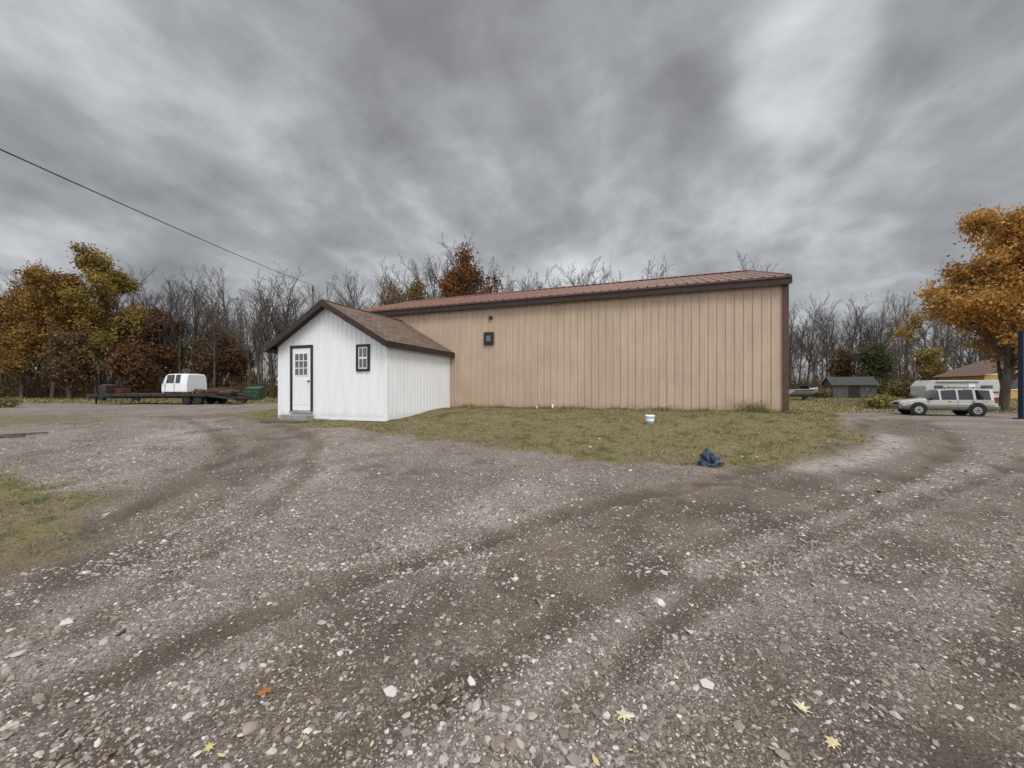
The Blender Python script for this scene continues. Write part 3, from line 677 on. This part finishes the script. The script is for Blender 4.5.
for sg in (-1,1):
    for q,xx in enumerate((1.75,2.6)):
        cyl('tyre_%d_%d'%(q,sg),(xx,sg*.95,.34),(xx,sg*1.2,.34),.34,M_tyre,tr,24,bevel=.02); cyl('rim_%d_%d'%(q,sg),(xx,sg*1.12,.34),(xx,sg*1.21,.34),.17,M_steel,tr,16)
    bx('ramp',3.6,5.3,min(sg*.5,sg*1.1),max(sg*.5,sg*1.1),.78,.86,M_steel,tr)
bx('headboard',-5.25,-5.15,-1.2,1.2,.8,1.3,M_steel,tr); bx('gooseneck_beam',-7.,-5.2,-.25,.25,.55,.75,M_steel,tr)
bx('tool_box',-5.1,-4.5,-1.1,.3,.805,1.4,M_steel,tr,.03); cyl('jack_leg',(-6.5,0,.0),(-6.5,0,1.3),.06,M_steel,tr)
bx('winch',-4.4,-3.9,-.6,.2,.805,1.15,M_redm,tr,.04)
SM=[simple('scrap_mat_%d'%q,[(.12,.05,.03),(.05,.05,.05),(.16,.1,.06)][q],.9) for q in range(3)]
for k_ in range(7):
    box('scrap_%d'%k_,(1.2+k_*.5,-.3+.1*k_,.92),(.42,1.1,.12+.08*(k_%3)),SM[k_%3],tr,.02,rot=(rng.normal(0,.1),rng.normal(0,.12),rng.normal(0,.5)))
for k_ in range(4):
    a_=2.0+k_*.5; cyl('scrap_pipe_%d'%k_,(a_-.7,-.9,.85+.05*k_),(a_+.7,.8,1.15+.1*(k_%2)),.04,M_rust,tr,8)
cab=empty('truck_cab',(-24.75,ty+.1,tz+.76),math.radians(177)); cab.scale=(.82,1,.98)
M_cwhite=simple('cab_white_mat',(.74,.75,.76),.35,var=.06,spec=.5)
st=[(1.22,.10,.62,.72,.86,.78),(1.17,.05,.76,.84,.91,.82),(1.08,.05,.80,.92,.93,.83),(.86,.05,.80,1.44,.93,.80),(.74,.05,.80,1.50,.93,.79),(.02,.05,.80,1.53,.93,.79),(-.10,.05,.80,1.53,.93,.79),(-.55,.05,.80,1.53,.93,.79),(-1.10,.05,.80,1.52,.93,.79),(-1.2,.05,.80,1.46,.92,.80)]
carbody('cab_shell',st,cab,[M_cwhite,M_cwhite,M_cglass],{4,6},{2})
for sg in (-1,1):
    bx('mirror',.95,1.08,min(sg*.95,sg*1.15),max(sg*.95,sg*1.15),.85,1.15,M_blk,cab,.02)
    bx('door_gap',-.05,-.03,sg*.93-.012,sg*.93+.012,.15,.80,M_blk,cab); bx('door_gap_front',.80,.82,sg*.93-.012,sg*.93+.012,.15,.80,M_blk,cab)
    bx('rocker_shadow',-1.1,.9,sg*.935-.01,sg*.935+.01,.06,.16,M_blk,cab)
bx('grille',1.20,1.24,-.6,.6,.35,.6,M_blk,cab,.01)
def gobj(name,px,Yd): 
    x_=(px-512)/F*Yd; return empty(name,(x_,Yd,float(h(x_,Yd))),rng.uniform(-.3,.3))
db=gobj('green_dumpster',254,38)
M_gr=simple('dumpster_green_mat',(.03,.10,.05),.5,var=.3)
V=[(-.8,-.6,.1),(.8,-.6,.1),(.8,.6,.1),(-.8,.6,.1),(-.9,-.75,1.1),(.9,-.75,1.1),(.9,.7,1.4),(-.9,.7,1.4)]
V=[(a_*.75,b_*.8,c_) for a_,b_,c_ in V]
pmesh('bin_body',V,[(3,2,1,0),(4,5,6,7),(0,1,5,4),(1,2,6,5),(2,3,7,6),(3,0,4,7)],M_gr,db,bevel=.03)
for q in (-.42,0,.42): bx('rib',q-.04,q+.04,-.64,-.56,.2,1.05,M_gr,db)
bx('lid',-.7,.7,-.63,-.56,1.08,1.16,M_blk,db)
eq=gobj('farm_implement',118,35)
bx('frame',-1.5,1.5,-.1,.1,.6,.75,M_redm,eq,.02)
for q in range(7): cyl('tine_%d'%q,(-1.4+q*.45,0,.6),(-1.2+q*.45,-.3,.02),.04,M_steel,eq,8)
bx('hitch_mast',-.1,.1,-.1,.1,.75,1.9,M_steel,eq); cyl('wheel_a',(-1.6,-.12,.45),(-1.6,.12,.45),.45,M_tyre,eq); cyl('wheel_b',(1.6,-.12,.35),(1.6,.12,.35),.35,M_tyre,eq)
bx('engine_cover',-1.2,-.2,-.35,.35,.75,1.55,M_redm,eq,.1); bx('seat_back',.4,.6,-.25,.25,.8,1.6,M_blk,eq,.06); cyl('exhaust',(-.9,0,1.4),(-.9,0,2.2),.04,M_steel,eq,10)
cyl('boom',(.2,0,1.2),(1.5,0,2.2),.06,M_steel,eq,8)
eq2=gobj('farm_implement',226,33)
bx('frame',-1.4,1.4,-.1,.1,.5,.62,M_rust,eq2,.02); bx('hopper',-.8,.2,-.4,.4,.62,1.1,M_rust,eq2,.05)
for q in range(6): cyl('tine_%d'%q,(-1.3+q*.5,0,.5),(-1.1+q*.5,-.3,.02),.04,M_steel,eq2,8)
cyl('wheel_a',(-1.5,-.12,.35),(-1.5,.12,.35),.35,M_tyre,eq2); cyl('wheel_b',(1.5,-.12,.35),(1.5,.12,.35),.35,M_tyre,eq2)
lpp=g(16,436); lp=empty('lumber_pile',(*lpp,float(h(*lpp))),.4)
for q in range(5): box('plank_%d'%q,(rng.normal(0,.1),q*.13-.3,.02+.03*(q%2)),(.6+.2*rng.random(),.10,.03),M_wood,lp,rot=(0,0,rng.normal(0,.2)))
ra=gobj('rusty_drum',240,34); cyl('drum',(0,0,0),(0,0,.88),.29,simple('drum_mat',(.12,.06,.04),.8),ra); cyl('drum_rim',(0,0,.86),(0,0,.9),.305,M_steel,ra); cyl('drum_hoop',(0,0,.4),(0,0,.43),.30,M_steel,ra)
# ---------------------------------------------------------------- right background
rv=gobj('travel_trailer',954,42); rv.rotation_euler=(0,0,math.radians(-10)); rv.scale=(.8,.85,.72); M_rv=simple('rv_white_mat',(.50,.50,.49),.4,var=.12)
V=[(-3.9,-1.2,.55),(3.9,-1.2,.55),(3.9,-1.2,3.05),(-3.5,-1.2,3.05),(-4.1,-1.2,2.2),(-4.1,-1.2,.9)]
V+=[(a_,1.2,c_) for a_,b_,c_ in V]; Fc=[(0,1,2,3,4,5),(11,10,9,8,7,6)]+[(i_,i_+6,(i_+1)%6+6,(i_+1)%6) for i_ in range(6)]
pmesh('shell',V,Fc,M_rv,rv,bevel=.06)
bx('stripe_dark',-3.9,3.85,-1.215,-1.203,1.25,1.42,M_trim,rv); bx('stripe_tan',-3.9,3.85,-1.215,-1.203,1.05,1.18,simple('rv_tan_mat',(.3,.22,.13),.5),rv)
for a_,b_ in ((-3.2,-2.2),(1.9,3.2)): bx('rv_window',a_,b_,-1.225,-1.203,1.85,2.3,M_cglass,rv,.02)
bx('rv_door',.6,1.3,-1.222,-1.203,.75,2.6,M_white,rv,.01); bx('awning_roll',-3,1.6,-1.36,-1.24,2.72,2.86,M_clad,rv,.03)
for q in range(6):
    hgt=[.42,.24,.26,.34,.22,.30][q]; bx('decal_%d'%q,-1.7+q*.26,-1.60+q*.26,-1.214,-1.203,1.8,1.8+hgt,M_clad,rv)
for xx in (-.4,.5): cyl('rv_wheel',(xx,-1.2,.36),(xx,-.95,.36),.36,M_tyre,rv)
bx('tongue',-5.2,-4.,-.1,.1,.5,.6,M_steel,rv)
gs=gobj('garden_shed',849,50); gs.rotation_euler=(0,0,-.35); M_gs=simple('grey_board_mat',(.09,.09,.085),.85,var=.3,scale=3)
V=[(-2.2,-1.5,0),(2.2,-1.5,0),(2.2,-1.5,1.7),(-2.2,-1.5,1.7),(-2.2,1.5,0),(2.2,1.5,0),(2.2,1.5,1.7),(-2.2,1.5,1.7),(-2.2,0,2.6),(2.2,0,2.6)]
pmesh('walls',V,[(0,1,2,3),(5,4,7,6),(4,0,3,8,7),(1,5,6,9,2)],M_gs,gs)
M_gr2=simple('grey_roof_mat',(.055,.055,.052),.9,var=.2)
pmesh('roof',[(-2.4,-1.75,1.6),(2.4,-1.75,1.6),(2.4,0,2.66),(-2.4,0,2.66),(-2.4,1.75,1.6),(2.4,1.75,1.6)],[(0,1,2,3),(3,2,5,4)],M_gr2,gs)
bx('door',-.6,.5,-1.54,-1.503,.05,1.55,M_trim,gs); bx('side_window',1.1,1.7,-1.53,-1.503,.8,1.3,M_glass,gs); bx('trim_post',-2.2,-2.08,-1.53,-1.503,0,1.7,M_gs,gs)
bt=gobj('boat',803,44); bt.rotation_euler=(0,0,.25)
V=[];Fc=[]
for x_,w_,zb,zt in ((-2,.75,.6,1.15),(-1,.85,.55,1.15),(.4,.8,.55,1.2),(1.5,.45,.7,1.3),(2.1,.05,1.0,1.4)): V+=[(x_,-w_,zt),(x_,-w_*.7,(zb+zt)/2),(x_,0,zb),(x_,w_*.7,(zb+zt)/2),(x_,w_,zt)]
for i_ in range(4):
    for q in range(4): Fc.append((i_*5+q,i_*5+q+1,i_*5+q+6,i_*5+q+5))
    Fc.append((i_*5,i_*5+5,i_*5+9,i_*5+4))
Fc.append((0,1,2,3,4)); pmesh('hull',V,Fc,M_rv,bt); bx('windscreen',.2,.26,-.5,.5,1.2,1.55,M_cglass,bt); bx('boat_trailer_frame',-1.8,2.6,-.06,.06,.4,.5,M_steel,bt); cyl('boat_wheel',(-.6,-.8,.3),(-.6,-.6,.3),.3,M_tyre,bt)
bx('gunwale_stripe',-2,.5,-.86,-.80,1.02,1.1,M_trim,bt)
hs=empty('yellow_house',(62.5,50,float(h(62,50))),-.25); M_hy=simple('house_siding_mat',(.50,.32,.11),.8,var=.15); M_hr=simple('house_roof_mat',(.14,.09,.07),.9,var=.25,scale=8)
V=[(-5,-3.5,0),(5,-3.5,0),(5,-3.5,2.9),(-5,-3.5,2.9),(-5,3.5,0),(5,3.5,0),(5,3.5,2.9),(-5,3.5,2.9),(0,-3.5,4.9),(0,3.5,4.9)]
pmesh('walls',V,[(0,1,2,8,3),(5,4,7,9,6),(4,0,3,7),(1,5,6,2)],M_hy,hs)
pmesh('roof',[(-5.5,-4,2.75),(0,-4,4.98),(5.5,-4,2.75),(-5.5,4,2.75),(0,4,4.98),(5.5,4,2.75)],[(0,1,4,3),(1,2,5,4)],M_hr,hs)
for a_ in (-3,1.8): bx('house_window',a_,a_+1.2,-3.55,-3.503,1.1,2.3,M_cglass,hs); bx('window_sill',a_-.1,a_+1.3,-3.6,-3.503,1.0,1.09,M_white,hs)
bx('gable_trim',-5,5,-3.53,-3.503,2.8,2.95,M_white,hs)
px_,py_=(1022.5-512)/F*22,22
po=empty('steel_post',(px_,py_,float(h(px_,py_)))); M_blue=simple('blue_paint_mat',(.018,.03,.06),.5,var=.2)
bx('column',-.12,.12,-.12,.12,0,4.8,M_blue,po,.02); bx('base_plate',-.25,.25,-.25,.25,0,.06,M_blue,po,.01); bx('cap',-.15,.15,-.15,.15,4.81,4.87,M_blue,po); bx('bracket',-.11,.9,-.05,.05,4.3,4.5,M_blue,po,.01)
def pole(name,x_,y_,H_):
    e=empty(name,(x_,y_,float(h(x_,y_)))); cyl('shaft',(0,0,0),(0,0,H_),.15,M_wood,e,14,r2=.1)
    bx('bracket',-.06,.06,-.16,.16,H_-.5,H_-.4,M_steel,e); cyl('insulator',(0,-.12,H_-.4),(0,-.12,H_-.25),.05,M_steel,e,10)
A=np.array([-11.57,9,7.2]); B=np.array([-20.,40,12.1]); Pn=A-.31*(B-A)
pole('utility_pole',B[0],B[1],B[2]-.6); pole('utility_pole',Pn[0],Pn[1],Pn[2]+.1)
ts=np.linspace(0,1,50); W=Pn[None]*(1-ts[:,None])+B[None]*ts[:,None]; W[:,2]-=4*.22*ts*(1-ts)
V,Fc=tubes(W[:-1],W[1:],np.full(49,.016),np.full(49,.016),6); fastmesh('power_line',V,Fc,M_blk,True)
# bucket + tarp
bp=g(650,424); bk=empty('bucket',(*bp,float(h(*bp)))); M_bk=simple('bucket_mat',(.45,.62,.60),.5,var=.15); bk.scale=(.85,.85,.95)
cyl('pail',(0,0,0),(0,0,.24),.115,M_bk,bk,20,r2=.14); cyl('pail_rim',(0,0,.225),(0,0,.25),.152,M_white,bk,20); cyl('label_band',(0,0,.07),(0,0,.15),.1235,M_white,bk,20,r2=.133)
bk.rotation_euler=(.08,-.06,.3)
tp_=g(711,465)
bpy.ops.mesh.primitive_ico_sphere_add(subdivisions=5,radius=1); tarp=bpy.context.object; tarp.name='blue_tarp'
co=np.array([v_.co[:] for v_ in tarp.data.vertices])
from mathutils import noise as mn
for v_,c_ in zip(tarp.data.vertices,co):
    n1=mn.noise(Vector(c_)*2.6+Vector((3,1,0))); n2=mn.turbulence(Vector(c_)*4,3,True); r_=1+.5*n1+.2*n2
    z_=max(c_[2],-.15); v_.co=(c_[0]*r_*.17,c_[1]*r_*.13,z_*r_*(.17-.10*c_[0]))
tarp.location=(tp_[0],tp_[1],float(h(*tp_))+.03)
for p in tarp.data.polygons: p.use_smooth=True
tm=NT('tarp_mat'); tm.l(tm.ramp(tm.noise(9,5,.6,tm.obj()),[(.35,(.015,.02,.035)),(.52,(.03,.045,.09)),(.7,(.12,.15,.20))]),tm.b.inputs['Base Color']); tm.b.inputs['Roughness'].default_value=.45; tarp.data.materials.append(tm.m)
# ---------------------------------------------------------------- world
w=bpy.data.worlds.new('World'); scene.world=w; w.use_nodes=True
class WT(NT):
    def __init__(s): s.t=w.node_tree; s.N=s.t.nodes; s.L=s.t.links
t=WT(); out=t.N['World Output']
SUN_EL,SUN_AZ=math.radians(48),math.radians(155)
sky=t.n('ShaderNodeTexSky'); sky.sky_type='NISHITA'; sky.sun_disc=False; sky.sun_elevation=SUN_EL; sky.sun_rotation=SUN_AZ
bgs=t.n('ShaderNodeBackground'); bgs.inputs['Strength'].default_value=.08; t.l(sky.outputs[0],bgs.inputs['Color'])
gen=t.n('ShaderNodeTexCoord').outputs['Generated']; sp=t.n('ShaderNodeSeparateXYZ'); t.l(gen,sp.inputs[0])
zp=t.math('ADD',t.math('MAXIMUM',sp.outputs[2],0.),.34)
cb=t.n('ShaderNodeCombineXYZ'); t.l(t.math('DIVIDE',sp.outputs[0],zp),cb.inputs[0]); t.l(t.math('DIVIDE',sp.outputs[1],zp),cb.inputs[1])
mp=t.n('ShaderNodeMapping'); mp.inputs['Rotation'].default_value=(0,0,math.radians(-60)); mp.inputs['Scale'].default_value=(1.,.9,1); mp.inputs['Location'].default_value=(5.3,2.2,0); t.l(cb.outputs[0],mp.inputs['Vector'])
n1=t.noise(2.4,8,.56,mp.outputs[0],.1); n2=t.noise(.9,3,.5,mp.outputs[0],.2); n4=t.noise(3.4,5,.5,mp.outputs[0],.3)
val=t.math('ADD',t.math('MULTIPLY',n1,.58),t.math('MULTIPLY',n2,.42))
val=t.math('ADD',t.math('MULTIPLY',t.math('SUBTRACT',val,.5),1.85),.475)
bil=t.math('ABSOLUTE',t.math('SUBTRACT',n4,.5)); bil=t.math('MAXIMUM',t.math('SUBTRACT',1.,t.math('MULTIPLY',bil,8.)),0.)
val=t.math('ADD',val,t.math('MULTIPLY',t.math('SUBTRACT',bil,.4),.07))
hz=t.n('ShaderNodeMapRange'); hz.interpolation_type='SMOOTHSTEP'; t.l(sp.outputs[2],hz.inputs[0]); hz.inputs[1].default_value=.05; hz.inputs[2].default_value=.45; hz.inputs[3].default_value=.13; hz.inputs[4].default_value=0
val=t.math('ADD',val,hz.outputs[0])
def blob(px,py,deg,amt):
    global val
    d_=Vector(((px-512)/F,1,(HY-py)/F)).normalized()
    vm=t.n('ShaderNodeVectorMath'); vm.operation='DOT_PRODUCT'; t.l(gen,vm.inputs[0]); vm.inputs[1].default_value=d_
    mr=t.n('ShaderNodeMapRange'); mr.interpolation_type='SMOOTHSTEP'; t.l(vm.outputs['Value'],mr.inputs[0]); mr.inputs[1].default_value=math.cos(math.radians(deg)); mr.inputs[2].default_value=1; mr.inputs[3].default_value=0; mr.inputs[4].default_value=amt
    val=t.math('ADD',val,mr.outputs[0])
blob(500,240,24,.13); blob(795,70,8,.26); blob(785,190,13,.18); blob(500,60,30,-.06); blob(640,120,18,-.05); blob(950,150,24,-.09); blob(870,90,14,-.10); blob(70,110,20,.04); blob(330,262,16,.06)
cc=t.ramp(val,[(.05,(.165,.168,.178)),(.32,(.255,.26,.275)),(.52,(.385,.395,.415)),(.70,(.58,.595,.62)),(.95,(.84,.855,.87))])
mr=t.n('ShaderNodeMapRange'); mr.interpolation_type='SMOOTHSTEP'; t.l(sp.outputs[2],mr.inputs[0]); mr.inputs[1].default_value=.74; mr.inputs[2].default_value=1.; mr.inputs[3].default_value=1; mr.inputs[4].default_value=5.2  # boosts the sky near zenith, above the view, as added light for the scene
mb=t.n('ShaderNodeMapRange'); mb.interpolation_type='SMOOTHSTEP'; t.l(sp.outputs[1],mb.inputs[0]); mb.inputs[1].default_value=.1; mb.inputs[2].default_value=-.5; mb.inputs[3].default_value=1; mb.inputs[4].default_value=2.9  # boosts the unseen sky behind the camera, added to light the facades
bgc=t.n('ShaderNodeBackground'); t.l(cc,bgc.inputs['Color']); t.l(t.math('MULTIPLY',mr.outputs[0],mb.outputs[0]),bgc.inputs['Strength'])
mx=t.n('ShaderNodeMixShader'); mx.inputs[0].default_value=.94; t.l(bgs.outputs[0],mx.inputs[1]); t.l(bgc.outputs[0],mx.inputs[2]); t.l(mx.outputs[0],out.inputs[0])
sd=bpy.data.lights.new('sun','SUN'); sd.energy=1.5; sd.angle=math.radians(20); sd.color=(1,.95,.87); so=bpy.data.objects.new('sun',sd); link(so)
dv=Vector((math.sin(SUN_AZ)*math.cos(SUN_EL),math.cos(SUN_AZ)*math.cos(SUN_EL),math.sin(SUN_EL))); so.rotation_euler=dv.to_track_quat('Z','Y').to_euler(); so.location=dv*50
# ---------------------------------------------------------------- camera
cd=bpy.data.cameras.new('camera'); cam=bpy.data.objects.new('camera',cd); link(cam); cam.location=(0,0,EYE); cam.rotation_euler=(math.radians(90),0,0)
cd.sensor_width=36; cd.lens=36*F/1024; cd.shift_y=6/1024; cd.clip_start=.05; cd.clip_end=3000; scene.camera=cam
scene.view_settings.view_transform='Standard'; scene.view_settings.look='None'; scene.view_settings.exposure=0
